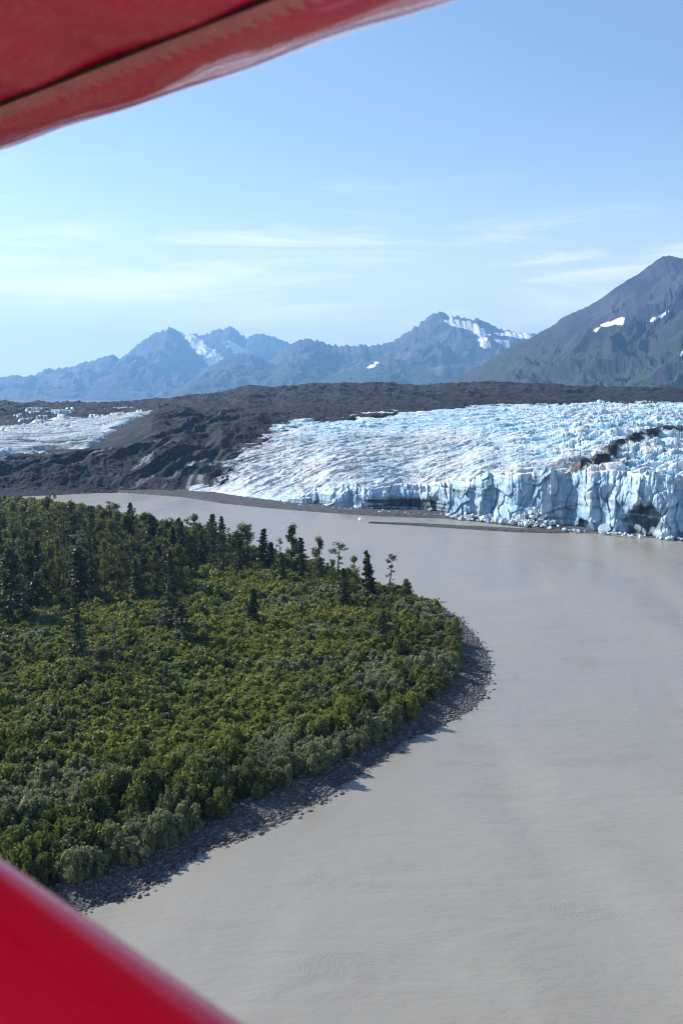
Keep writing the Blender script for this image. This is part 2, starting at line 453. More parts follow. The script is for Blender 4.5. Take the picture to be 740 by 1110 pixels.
def moraine_controls():
    cols = []
    for x, pts in LEFTCOL.items():
        D = [p[1] for p in pts]; Z = [float(at_d(x, p[0], p[1])[2]) for p in pts]
        cols.append((float(az_of(x)), [D[0] - 30] + D + [2900], [Z[0] - 6] + Z + [Z[-1] - 25]))
    for x in (240, 255, 270, 300, 340, 380, 420, 450, 490, 530, 580, 640, 700, 740, 850, 1100):
        a = np.array([float(az_of(x))]); Db = float(bound_d(a)[0]); zi = float(ice_z(a, np.array([Db]))[0])
        yb = float(project(Db * math.sin(a[0]), Db * math.cos(a[0]), zi)[1])
        yt = float(np.interp(x, [t[0] for t in TOP], [t[1] for t in TOP]))
        D = [Db - 90, Db - 45, Db - 15, Db]; Z = [zi - 26, zi - 14, zi - 5, zi]
        w1, w2, w3 = (float(np.interp(x, [240, 300, 380], v)) for v in ((.68, .46, .24), (.86, .72, .55), (.93, .87, .80)))
        for q, w in ((.14, w1), (.42, w2), (.72, w3), (1, 1)):
            Dq = Db + (2250 - Db) * q; yq = yb + (yt - yb) * w
            D.append(Dq); Z.append(float(at_d(x, yq, Dq)[2]))
        D.append(2900); Z.append(Z[-1] - 25)
        cols.append((float(a[0]), D, Z))
    return cols
MC = moraine_controls()
def moraine_base(az, u):
    """az (nc,), u (nr,1) in control index units -> D, Z"""
    A = [c[0] for c in MC]; K = len(MC[0][1])
    CD = np.stack([np.interp(az, A, [c[1][k] for c in MC]) for k in range(K)])
    CZ = np.stack([np.interp(az, A, [c[2][k] for c in MC]) for k in range(K)])
    i = np.clip(np.floor(u).astype(int), 0, K - 2)[:, 0]; f = u - i[:, None]
    def cat(C):
        p0 = C[np.clip(i - 1, 0, K - 1)]; p1 = C[i]; p2 = C[i + 1]; p3 = C[np.clip(i + 2, 0, K - 1)]
        m1 = (p2 - p0) * .35; m2 = (p3 - p1) * .35
        return (2 * f**3 - 3 * f**2 + 1) * p1 + (f**3 - 2 * f**2 + f) * m1 + (-2 * f**3 + 3 * f**2) * p2 + (f**3 - f**2) * m2
    return CD[i] + (CD[i + 1] - CD[i]) * f, cat(CZ)

def moraine():
    nc, nr = 1500, 620
    az = np.linspace(float(az_of(-260)), float(az_of(1100)), nc)
    u = np.linspace(0, 8, nr)[:, None]
    D, Z = moraine_base(az, u)
    AZ = np.broadcast_to(az, D.shape)
    X = D * np.sin(AZ); Y = D * np.cos(AZ)
    px, py = project(X, Y, Z)
    U = np.broadcast_to(u, D.shape)
    hill = sstep(60, 120, px) * sstep(300, 235, px) * sstep(.9, 1.4, U) * sstep(5.2, 4.2, U)
    cliff = sstep(120, 60, px) * sstep(.9, 1.3, U) * sstep(3.6, 2.9, U)
    tongue = sstep(185, 150, px) * sstep(2.8, 3.2, U) * sstep(5.4, 5.0, U)
    back = sstep(4.6, 5.4, U)
    n_big = fbm(X / 190, Y / 230, 5, 200); n_r = ridged(X / 75, Y / 95, 5, 210); n_s = fbm(X / 14, Y / 14, 4, 220)
    zn = n_big * (3 + 8 * back) + (n_r - .35) * (5.0 + 5 * back) * (1 - .75 * hill) + n_s * 3.0 + fbm(X / 4.5, Y / 4.5, 3, 222) * 1.2
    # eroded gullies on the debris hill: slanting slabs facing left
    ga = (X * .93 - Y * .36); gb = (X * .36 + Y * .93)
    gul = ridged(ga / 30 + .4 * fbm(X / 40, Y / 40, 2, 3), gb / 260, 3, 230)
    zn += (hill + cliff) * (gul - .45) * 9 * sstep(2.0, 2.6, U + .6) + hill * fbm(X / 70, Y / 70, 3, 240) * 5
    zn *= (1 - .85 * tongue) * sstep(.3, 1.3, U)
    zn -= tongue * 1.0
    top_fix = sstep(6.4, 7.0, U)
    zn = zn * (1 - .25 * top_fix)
    lit_slab = (hill * .8 + cliff * .5) * sstep(.42, .62, ridged(ga / 30 + .4 * fbm(X / 40, Y / 40, 2, 3) + .22, gb / 260, 3, 230)) * sstep(-.12, .15, fbm(X / 60, Y / 60, 3, 250) + .06) * sstep(3.6, 2.6, U)  # pale slab rock, with sunlight painted into the streaks on left-facing flanks
    V = np.stack([X.ravel(), Y.ravel(), (Z + zn).ravel()], 1)
    o = obj('moraine', mesh_np('moraine', V, grid_faces(nr, nc), MOR, False, {'lit_slab': lit_slab.ravel()}))
    tag(o, 'dark rubble covered moraine ridge between the ice and the far mountains', 'moraine', kind='structure')

    # second ice tongue behind the debris front
    nc, nr = 620, 330
    az = np.linspace(float(az_of(-260)), float(az_of(215)), nc)
    u = np.linspace(2.85, 6.6, nr)[:, None]
    D, Z = moraine_base(az, u); AZ = np.broadcast_to(az, D.shape)
    X = D * np.sin(AZ); Y = D * np.cos(AZ); U = np.broadcast_to(u, D.shape)
    px, _ = project(X, Y, Z)
    rel, deep = ice_relief(X, Y, .09)
    band = ridged((X + .5 * Y) / 130, (Y - .75 * X) / 17 + fbm(X / 60, Y / 60, 2, 8), 4, 91)
    rough = fbm(X / 60, Y / 30, 4, 300)
    m = sstep(2.9, 3.25, U + .3 * rough) * sstep(.2, -.2, U + .7 * rough - (4.5 + .6 * np.clip(px / 165, 0, 1))) * sstep(205, 175, px)
    m2 = sstep(.18, .3, fbm(X / 80, Y / 45, 4, 305)) * sstep(4.5, 4.9, U) * sstep(6.2, 5.8, U) * sstep(205, 170, px) * sstep(-40, 40, px)
    lim = 100 + (U - 3.1) * 36 + 14 * rough
    m = m * sstep(lim + 9, lim - 9, px)
    mm = np.maximum(m, m2)
    patch = sstep(.30, .4, fbm(X / 110, Y / 60, 3, 311))
    V = np.stack([X.ravel(), Y.ravel(), (Z + rel + (band - .4) * 4 * m - 9 + 11.5 * mm + m2 * 1.5 - 7 * patch * m).ravel()], 1)
    z0 = np.zeros(X.size)
    o = obj('glacier', mesh_np('ice_tongue', V, grid_faces(nr, nc), ICE, False,
            {'deep': deep.ravel() * .6 + m2.ravel() * .3, 'dirt': (sstep(.05, .35, fbm((X + .5 * Y) / 150, (Y - .75 * X) / 13, 5, 320)) * .8).ravel(), 'grit': (z0 + 1.0), 'face': z0 + .35}))
    tag(o, 'low dirty white ice tongue behind the dark debris hill', 'glacier', kind='structure')
moraine()

# ------------------------------------------------------------------ mountains
def mountain(label, sil, D, wf, wb, mat, seed, spur=.30, jag=14, snow=(), veg=None, ybase=None, res=.8, spurlen=3.2):
    sx = np.array([s[0] for s in sil], float); sy = np.array([s[1] for s in sil], float)
    nc = int((sx[-1] - sx[0]) / res); px = np.linspace(sx[0], sx[-1], nc)
    py = np.interp(px, sx, sy)
    Xr, Yr, Zr = at_d(px, py, D)
    Zr = Zr + jag * fbm(Xr / (D * .012), 0 * Xr + seed, 4, seed) * 2
    crest = jag * 3.6 * (ridged(Xr / (D * .006), 0 * Xr + seed, 4, seed + 40) - .5) * np.clip(Zr / 700, .15, 1)
    Zr = np.maximum(Zr, 5)
    nrf, nrb = 220, 24
    q = np.r_[np.linspace(1, 0, nrf) ** 1.15, -np.linspace(0, 1, nrb + 1)[1:]][:, None]
    wob = 1 + .25 * fbm(Xr / (wf * .5), 0 * Xr + 7.7, 2, seed + 3)
    Y = Yr - np.where(q > 0, q * wf * wob, q * wb)
    X = Xr * (Y / Yr) ** .35
    a = np.clip(1 - np.abs(q), 0, 1)
    sc = wf / spurlen
    wx = X + sc * .7 * fbm(X / sc, Y / sc, 4, seed + 1); wy = Y + sc * .35 * fbm(X / sc, Y / sc, 3, seed + 2)
    rg = ridged((wx + .45 * wy) / (sc * .62), wy / (sc * 1.3), 6, seed + 5)
    rg2 = ridged((wx - .3 * wy) / (sc * .24), wy / (sc * .4), 5, seed + 9)
    rg3 = ridged(wx / (sc * .075) + wy / (sc * .4), wy / (sc * .2), 3, seed + 13)
    env = 4 * np.clip(np.abs(q), 0, 1) * a
    prof = a ** 1.15
    crg = crest * np.exp(-np.abs(q) * 16) * (1 + .8 * fbm(X / (sc * .15), Y / (sc * .15), 3, seed + 51))
    loc = fbm(wx / (sc * .16), wy / (sc * .22), 5, seed + 71) * .035 * np.clip(1 - a * .9, .12, 1) * np.clip(a * 4, 0, 1)
    Z = crg + Zr * (prof + loc + env * spur * (rg - .72) + env * spur * .35 * (rg2 - .6) + env * spur * .07 * (rg3 - .5)) - 2.5 * (np.abs(q) > .98)
    Z = np.where(np.abs(q) > .999, -20, Z)
    sxp, syp = project(X, Y, Z)
    sn = np.zeros(X.shape)
    for (cx, cy, rx, ry, ang, amt) in snow:
        ca, sa = math.cos(rad(ang)), math.sin(rad(ang))
        dx, dy = sxp - cx, syp - cy
        e = np.hypot((dx * ca + dy * sa) / rx, (-dx * sa + dy * ca) / ry) + .9 * fbm(sxp / 7, syp / 3.5, 4, seed + 60)
        sn = np.maximum(sn, amt * sstep(1.5, .55, e))
    sn = sn * (q >= -.3)
    vg = np.zeros(X.shape) if veg is None else sstep(veg[1], veg[0], Z + 120 * fbm(X / 500, Y / 500, 4, seed + 20))
    V = np.stack([X.ravel(), Y.ravel(), Z.ravel()], 1)
    o = obj('mountain', mesh_np('mountain', V, grid_faces(len(q), nc), mat, False, {'snow': sn.ravel(), 'veg': vg.ravel()}))
    tag(o, label, 'mountain', kind='structure')
    return float(Z.max())

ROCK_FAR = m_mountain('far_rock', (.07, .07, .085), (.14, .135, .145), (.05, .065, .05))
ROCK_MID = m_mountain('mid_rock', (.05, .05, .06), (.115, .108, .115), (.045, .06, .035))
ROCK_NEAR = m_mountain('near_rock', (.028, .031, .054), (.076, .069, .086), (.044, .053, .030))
tops = []
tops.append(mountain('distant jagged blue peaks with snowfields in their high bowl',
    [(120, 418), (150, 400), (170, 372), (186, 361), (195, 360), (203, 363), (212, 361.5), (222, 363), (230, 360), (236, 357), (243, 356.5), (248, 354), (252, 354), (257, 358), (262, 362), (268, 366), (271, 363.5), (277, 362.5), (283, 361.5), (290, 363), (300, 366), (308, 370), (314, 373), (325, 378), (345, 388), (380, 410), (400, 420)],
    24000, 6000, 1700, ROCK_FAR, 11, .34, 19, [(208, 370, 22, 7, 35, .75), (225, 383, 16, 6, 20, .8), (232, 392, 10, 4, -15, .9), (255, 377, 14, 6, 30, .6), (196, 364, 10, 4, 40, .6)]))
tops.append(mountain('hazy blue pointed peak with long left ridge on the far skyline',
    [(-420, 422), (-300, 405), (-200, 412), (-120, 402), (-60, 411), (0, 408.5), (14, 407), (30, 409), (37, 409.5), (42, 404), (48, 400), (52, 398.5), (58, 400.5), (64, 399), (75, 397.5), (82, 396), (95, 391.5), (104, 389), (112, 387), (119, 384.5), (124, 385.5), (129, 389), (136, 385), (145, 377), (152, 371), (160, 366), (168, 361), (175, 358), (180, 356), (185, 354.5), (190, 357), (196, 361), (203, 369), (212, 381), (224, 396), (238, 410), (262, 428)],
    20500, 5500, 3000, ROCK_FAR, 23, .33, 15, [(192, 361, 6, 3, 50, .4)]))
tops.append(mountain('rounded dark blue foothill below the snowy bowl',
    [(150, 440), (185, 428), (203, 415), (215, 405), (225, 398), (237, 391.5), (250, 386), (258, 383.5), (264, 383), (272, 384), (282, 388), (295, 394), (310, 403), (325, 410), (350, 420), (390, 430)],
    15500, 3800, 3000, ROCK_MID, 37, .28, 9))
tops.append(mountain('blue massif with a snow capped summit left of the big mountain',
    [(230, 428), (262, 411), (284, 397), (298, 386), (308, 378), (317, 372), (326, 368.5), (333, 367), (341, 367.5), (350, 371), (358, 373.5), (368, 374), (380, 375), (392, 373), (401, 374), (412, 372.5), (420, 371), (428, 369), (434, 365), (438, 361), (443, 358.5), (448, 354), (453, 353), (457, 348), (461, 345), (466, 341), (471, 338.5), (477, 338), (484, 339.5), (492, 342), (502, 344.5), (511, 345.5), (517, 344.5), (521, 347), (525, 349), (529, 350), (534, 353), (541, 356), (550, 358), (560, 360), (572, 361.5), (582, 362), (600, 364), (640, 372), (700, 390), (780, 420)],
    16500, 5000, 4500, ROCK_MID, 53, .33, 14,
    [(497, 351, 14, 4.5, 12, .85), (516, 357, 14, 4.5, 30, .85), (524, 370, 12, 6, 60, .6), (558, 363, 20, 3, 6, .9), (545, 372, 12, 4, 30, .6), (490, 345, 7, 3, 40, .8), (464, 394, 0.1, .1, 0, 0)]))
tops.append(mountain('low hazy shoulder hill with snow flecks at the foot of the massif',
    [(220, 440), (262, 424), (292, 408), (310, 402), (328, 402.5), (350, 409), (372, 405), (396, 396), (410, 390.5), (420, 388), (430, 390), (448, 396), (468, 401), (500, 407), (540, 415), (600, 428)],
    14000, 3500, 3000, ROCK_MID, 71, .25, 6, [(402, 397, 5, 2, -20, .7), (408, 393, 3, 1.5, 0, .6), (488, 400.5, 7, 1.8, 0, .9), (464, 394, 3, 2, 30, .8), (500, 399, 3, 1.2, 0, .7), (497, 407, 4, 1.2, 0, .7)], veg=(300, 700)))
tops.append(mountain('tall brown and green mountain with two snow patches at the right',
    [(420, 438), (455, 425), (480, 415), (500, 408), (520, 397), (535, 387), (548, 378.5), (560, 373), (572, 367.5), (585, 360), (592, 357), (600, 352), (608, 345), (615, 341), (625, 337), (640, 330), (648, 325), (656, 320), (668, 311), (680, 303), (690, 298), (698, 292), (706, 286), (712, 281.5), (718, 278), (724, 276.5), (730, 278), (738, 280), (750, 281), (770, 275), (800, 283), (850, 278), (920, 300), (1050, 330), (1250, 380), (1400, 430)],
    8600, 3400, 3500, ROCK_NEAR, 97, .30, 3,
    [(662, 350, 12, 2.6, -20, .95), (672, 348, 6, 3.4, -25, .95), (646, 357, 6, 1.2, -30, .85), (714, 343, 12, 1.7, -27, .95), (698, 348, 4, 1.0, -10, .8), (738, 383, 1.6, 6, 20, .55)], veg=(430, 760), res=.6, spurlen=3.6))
ZTOP = max(tops) + 30

# ------------------------------------------------------------------ far shore gravel and ice blocks
def gravel_strip(name, label, front, back, zc, seed):
    fx = np.array([p[0] for p in front], float)
    nc = 500; px = np.linspace(fx[0], fx[-1], nc)
    yf = np.interp(px, fx, [p[1] for p in front]); yb = np.interp(px, [p[0] for p in back], [p[1] for p in back])
    x0, y0, _ = at_z(px, yf, 0); x1, y1, _ = at_z(px, yb, 0)
    nr = 40; t = np.linspace(0, 1, nr)[:, None]
    X = x0 + (x1 - x0) * t; Y = y0 + (y1 - y0) * t
    Z = zc * np.minimum(1, np.minimum(t, 1 - t) * 5) * sstep(0, .03, np.broadcast_to(np.linspace(0, 1, nc), X.shape)) * sstep(1, .97 if name == 'shore' else .80, np.broadcast_to(np.linspace(0, 1, nc), X.shape))
    e = Z / zc; Z = -.7 + (zc + .7 + .35 * fbm(X / 30, Y / 14, 4, seed)) * e
    Z[0] = -1; Z[-1] = -1
    o = obj(name, mesh_np(name, np.stack([X.ravel(), Y.ravel(), Z.ravel()], 1), grid_faces(nr, nc), SHORE))
    tag(o, label, 'gravel bar', kind='structure')
SHORE = m_simple('shore_gravel', (.040, .040, .043), (.088, .085, .086), .25, bd=.6)
gravel_strip('shore', 'dark gravel shore along the foot of the glacier',
    [(-260, 530), (0, 530), (100, 532), (200, 540), (240, 547), (290, 552), (340, 556), (400, 560), (450, 562), (480, 563), (500, 565), (520, 567), (560, 572), (620, 578), (680, 581), (740, 588), (900, 612)],
    [(-260, 524), (100, 527), (230, 531), (300, 540), (400, 549), (500, 555), (600, 565), (740, 578), (900, 597)], 1.1, 400)
gravel_strip('gravel_bar', 'thin dark gravel bar in the river below the ice cliff',
    [(395, 567), (440, 569.5), (480, 572.3), (520, 575), (560, 577.4), (600, 578.6), (640, 579.5)], [(395, 566.6), (440, 567.4), (480, 569.2), (520, 571), (560, 573), (600, 574), (640, 577.5)], .9, 410)

CHUNK = m_simple('loose_ice', (.40, .52, .60), (.70, .76, .79), .8, .5, .5, .3, .35)
def rock_mesh(name, rng, mat, sub=3, rough=.1):
    bm = bmesh.new(); bmesh.ops.create_icosphere(bm, subdivisions=sub, radius=1)
    ps = [Vector((rng.gauss(0, 1), rng.gauss(0, 1), rng.gauss(0, 1))).normalized() for _ in range(10)]
    cut = [rng.uniform(.25, .8) for _ in ps]
    for v in bm.verts:
        for p, c in zip(ps, cut):
            d = v.co.dot(p)
            if d > c: v.co -= p * (d - c)
        v.co *= 1 + rough * rng.uniform(-.3, .3)
    me = bpy.data.meshes.new(name); bm.to_mesh(me); bm.free(); me.materials.append(mat)
    return me
rng = random.Random(5)
chunk_me = [rock_mesh('ice_block', rng, CHUNK) for _ in range(8)]
def ice_block(x, y, s, label, group, z=None, sz=None):
    X, Y, Z = at_z(x, y, 0.8)
    Z = 0.8 if z is None else z
    o = obj('ice_block', chunk_me[rng.randrange(8)])
    o.location = (X, Y, Z + s * .35); o.scale = (s * rng.uniform(.8, 1.3), s * rng.uniform(.8, 1.2), (sz or s) * rng.uniform(.7, 1.1))
    o.rotation_euler = (rng.uniform(-.5, .5), rng.uniform(-.5, .5), rng.uniform(0, 6.28))
    tag(o, label, 'ice block', group)
    return o
# collapsed heap against the cliff
for i in range(270):
    x = rng.triangular(470, 606, 574); a = (x - 478) / 126; q = rng.random() ** 1.3
    hm = 1.5 + 10 * math.exp(-((x - 577) / 20) ** 2)
    ice_block(x, 560 + a * 13.0 - q * 1.6 + rng.uniform(-.4, .8), rng.uniform(.5, 1.5) if rng.random() < .85 else rng.uniform(1.5, 2.8), 'white ice block in the collapsed rubble heap under the blue cliff', 'ice blocks in the rubble heap', z=.6 + q * hm)
for (x, y, s, lab) in [(655, 577, 3.6, 'grey ice block at the foot of the cliff right of the streaked pillar'), (708, 580, 4.2, 'large pale ice block standing under the dark undercut'),
                       (722, 583, 3.2, 'rounded ice block just right of the large pale one under the undercut'), (640, 575, 4.0, 'broad dirty ice block against the streaked pillar'),
                       (430, 557, 2.6, 'lone ice block on the gravel below the dark banded cliff'), (412, 556, 1.6, 'small ice block on the gravel left of the lone block'),
                       (390, 563.5, 1.3, 'small white ice block on the thin gravel bar')]:
    ice_block(x, y, s, lab, None)
for i in range(46):
    x = rng.uniform(610, 745); ice_block(x, np.interp(x, [600, 740], [573, 584]) + rng.uniform(0, 2.2), rng.uniform(.6, 1.7), 'small fallen ice block on the shore below the right cliff', 'ice blocks along the right shore')
for i in range(40):
    x = rng.uniform(300, 490); ice_block(x, np.interp(x, [300, 490], [546, 559.5]) + rng.uniform(-.5, 1.5), rng.uniform(.4, 1.0), 'small ice block scattered on the gravel below the low cliff', 'ice blocks along the low cliff')

# ------------------------------------------------------------------ wooded point
SHORELINE = [(-260, 1150), (-60, 1050), (40, 1008), (95, 986), (140, 972), (185, 950), (215, 931), (225, 922), (250, 912), (290, 897), (330, 880), (360, 862), (385, 845), (415, 824), (440, 804), (480, 787), (505, 773), (522, 757), (532, 738), (530, 714), (518, 692), (495, 668), (470, 652), (446, 645),
             (400, 630), (340, 611), (270, 592), (180, 568), (100, 550), (50, 544), (-40, 538), (-260, 533)]
SHRUBLINE = [(-260, 1110), (-60, 1010), (40, 972), (110, 948), (160, 925), (200, 905), (245, 880), (300, 858), (345, 838), (385, 815), (420, 795), (455, 772), (480, 752), (494, 728), (497, 705), (488, 682), (468, 657), (444, 647),
             (400, 632), (340, 613), (270, 594), (180, 570), (100, 552), (50, 546), (-40, 540), (-260, 535)]
def to_world(pts, z):
    x, y, _ = at_z(np.array([p[0] for p in pts]), np.array([p[1] for p in pts]), z)
    return np.stack([x, y], 1)
SHW = to_world(SHORELINE, 0); SBW = to_world(SHRUBLINE, 1.6)
def inside(px, py, P):
    c = np.zeros(px.shape, bool); n = len(P)
    for i in range(n):
        x0, y0 = P[i]; x1, y1 = P[(i + 1) % n]
        if y0 == y1: continue
        hit = ((y0 > py) != (y1 > py)) & (px < (x1 - x0) * (py - y0) / (y1 - y0) + x0)
        c ^= hit
    return c
def sdist(px, py, P):
    d, _ = seg_dist(px, py, [tuple(p) for p in P])
    return np.where(inside(px, py, P), d, -d)
def land_z(x, y):
    d = sdist(x, y, SHW) + 2.2 * fbm(x / 13, y / 13, 4, 500) - .3
    return np.where(d > 0, 1.5 * sstep(0, 9, d) + .9 * sstep(8, 30, d) * (1 + fbm(x / 40, y / 40, 3, 510)), np.maximum(d * .15, -1.5))
def bank():
    xs = np.arange(-620, 75, 2.0); ys = np.arange(70, 900, 2.0)
    X, Y = np.meshgrid(xs, ys)
    V = np.stack([X.ravel(), Y.ravel(), land_z(X, Y).ravel() + .1 * fbm(X / 2.5, Y / 2.5, 2, 9).ravel()], 1)
    Fc = grid_faces(len(ys), len(xs))
    keep = (V[Fc, 2].max(1) > -1.4)
    vg = sstep(-2.5, 1.5, sdist(X, Y, SBW) + 1.5 * fbm(X / 8, Y / 8, 3, 77))
    o = obj('terrain', mesh_np('terrain', V, Fc[keep], BANK, True, {'veg': vg.ravel(), 'wet': sstep(.55, .2, V[:, 2] + .15 * fbm(V[:, 0] / 5, V[:, 1] / 5, 3, 8))}))
    tag(o, 'low wooded point of land with a dark gravel bank curving into the river', 'land', kind='structure')
bank()

nrg = np.random.default_rng(3)
def stones():
    n = 1300000
    X = nrg.uniform(-160, 75, n); Y = nrg.uniform(100, 420, n)
    px, py = project(X, Y, 0 * X); ok = (px > -60) & (px < 560) & (py < 1180) & (py > 640); X, Y = X[ok], Y[ok]; n = len(X)
    pb = np.interp(px[ok], [-60, 95, 215, 290, 385, 480, 560], [1060, 990, 935, 900, 850, 800, 800]); ok = (np.abs(py[ok] - pb) < 60) | (px[ok] > 440); X, Y = X[ok], Y[ok]; n = len(X)
    d = sdist(X, Y, SHW); b = sdist(X, Y, SBW)
    ok = (d > -1.2 - nrg.random(n) * .8) & (b < 2.0) & (nrg.random(n) < np.where(d < 0, .3, 1) * (.25 + .75 * sstep(-.3, .1, fbm(X / 7, Y / 7, 3, 530))))
    X, Y = X[ok], Y[ok]; n = len(X)
    px, py = project(X, Y, np.zeros(n)); ok = (px > -60) & (px < 800) & (py < 1180); X, Y = X[ok], Y[ok]; n = len(X)
    bm = bmesh.new(); bmesh.ops.create_icosphere(bm, subdivisions=1, radius=1)
    B = np.array([v.co[:] for v in bm.verts]); Fb = np.array([[v.index for v in f.verts] for f in bm.faces]); bm.free()
    s = np.clip(.145 * np.exp(nrg.normal(0, .5, n)), .06, .7)
    V = B[None] * (1 + .28 * nrg.normal(0, 1, (n, len(B), 1)).clip(-1, 1)) * s[:, None, None] * np.stack([nrg.uniform(.8, 1.5, n), nrg.uniform(.8, 1.5, n), nrg.uniform(.5, .85, n)], 1)[:, None]
    a = nrg.uniform(0, 6.28, n); ca, sa = np.cos(a)[:, None], np.sin(a)[:, None]
    V = np.stack([V[..., 0] * ca - V[..., 1] * sa, V[..., 0] * sa + V[..., 1] * ca, V[..., 2]], -1)
    V[..., 0] += X[:, None]; V[..., 1] += Y[:, None]; V[..., 2] += (np.maximum(land_z(X, Y), -.15) + s * .15)[:, None]
    Fc = Fb[None] + (np.arange(n) * len(B))[:, None, None]
    t = np.repeat(nrg.random(n) ** 1.6, len(B))
    o = obj('gravel', mesh_np('gravel', V.reshape(-1, 3), Fc.reshape(-1, 3), STONE, False, {'tint': t}))
    tag(o, 'dark grey river stones covering the bank below the shrubs', 'gravel', kind='stuff')
stones()

# foliage made of many leaf-sized faces
def leaves(C, N, S, rg, flat=.55):
    n = len(C)
    R = rg.normal(0, 1, (n, 3)); N = N * flat + R / np.linalg.norm(R, axis=1, keepdims=True) * (1 - flat)
    N /= np.linalg.norm(N, axis=1, keepdims=True) + 1e-9
    T = np.cross(N, rg.normal(0, 1, (n, 3))); T /= np.linalg.norm(T, axis=1, keepdims=True) + 1e-9
    B = np.cross(N, T)
    S = S[:, None]
    asp = rg.uniform(.55, .95, (n, 1))
    return np.stack([C - T * S, C - B * S * asp + N * S * .12, C + T * S, C + B * S * asp + N * S * .12], 1)

def shrub_proto(seed, nleaf, leaf):
    """unit shrub: radius about 1, height about 1.15; returns quads (n,4,3)"""
    rg = np.random.default_rng(seed)
    nl = rg.integers(16, 25)
    C = []; N = []
    lob = []
    for i in range(nl):
        a = rg.uniform(0, 6.28); r = rg.uniform(.05, .78) ; hz = rg.uniform(.25, 1.0) * (1 - .35 * r)
        lob.append((np.array([r * math.cos(a), r * math.sin(a), hz]), rg.uniform(.15, .34)))
    w = np.array([l[1] ** 2 for l in lob]); w /= w.sum()
    cnt = rg.multinomial(nleaf, w)
    for (c, r), k in zip(lob, cnt):
        d = rg.normal(0, 1, (k, 3)); d[:, 2] += .45; d /= np.linalg.norm(d, axis=1, keepdims=True)
        rr = r * rg.uniform(.55, 1.12, (k, 1)) * np.where(rg.random((k, 1)) < .08, 1.35, 1)
        C.append(c + d * rr * np.array([1, 1, 1.15])); N.append(d)
    C = np.concatenate(C); N = np.concatenate(N)
    C[:, 2] = np.maximum(C[:, 2], .02)
    return leaves(C, N, leaf * rg.uniform(.6, 1.35, len(C)), rg)

def quads_mesh(name, Q, mat, tint, grey):
    n = len(Q)
    return mesh_np(name, Q.reshape(-1, 3), np.arange(n * 4).reshape(n, 4), mat, False, {'tint': tint, 'grey': grey})

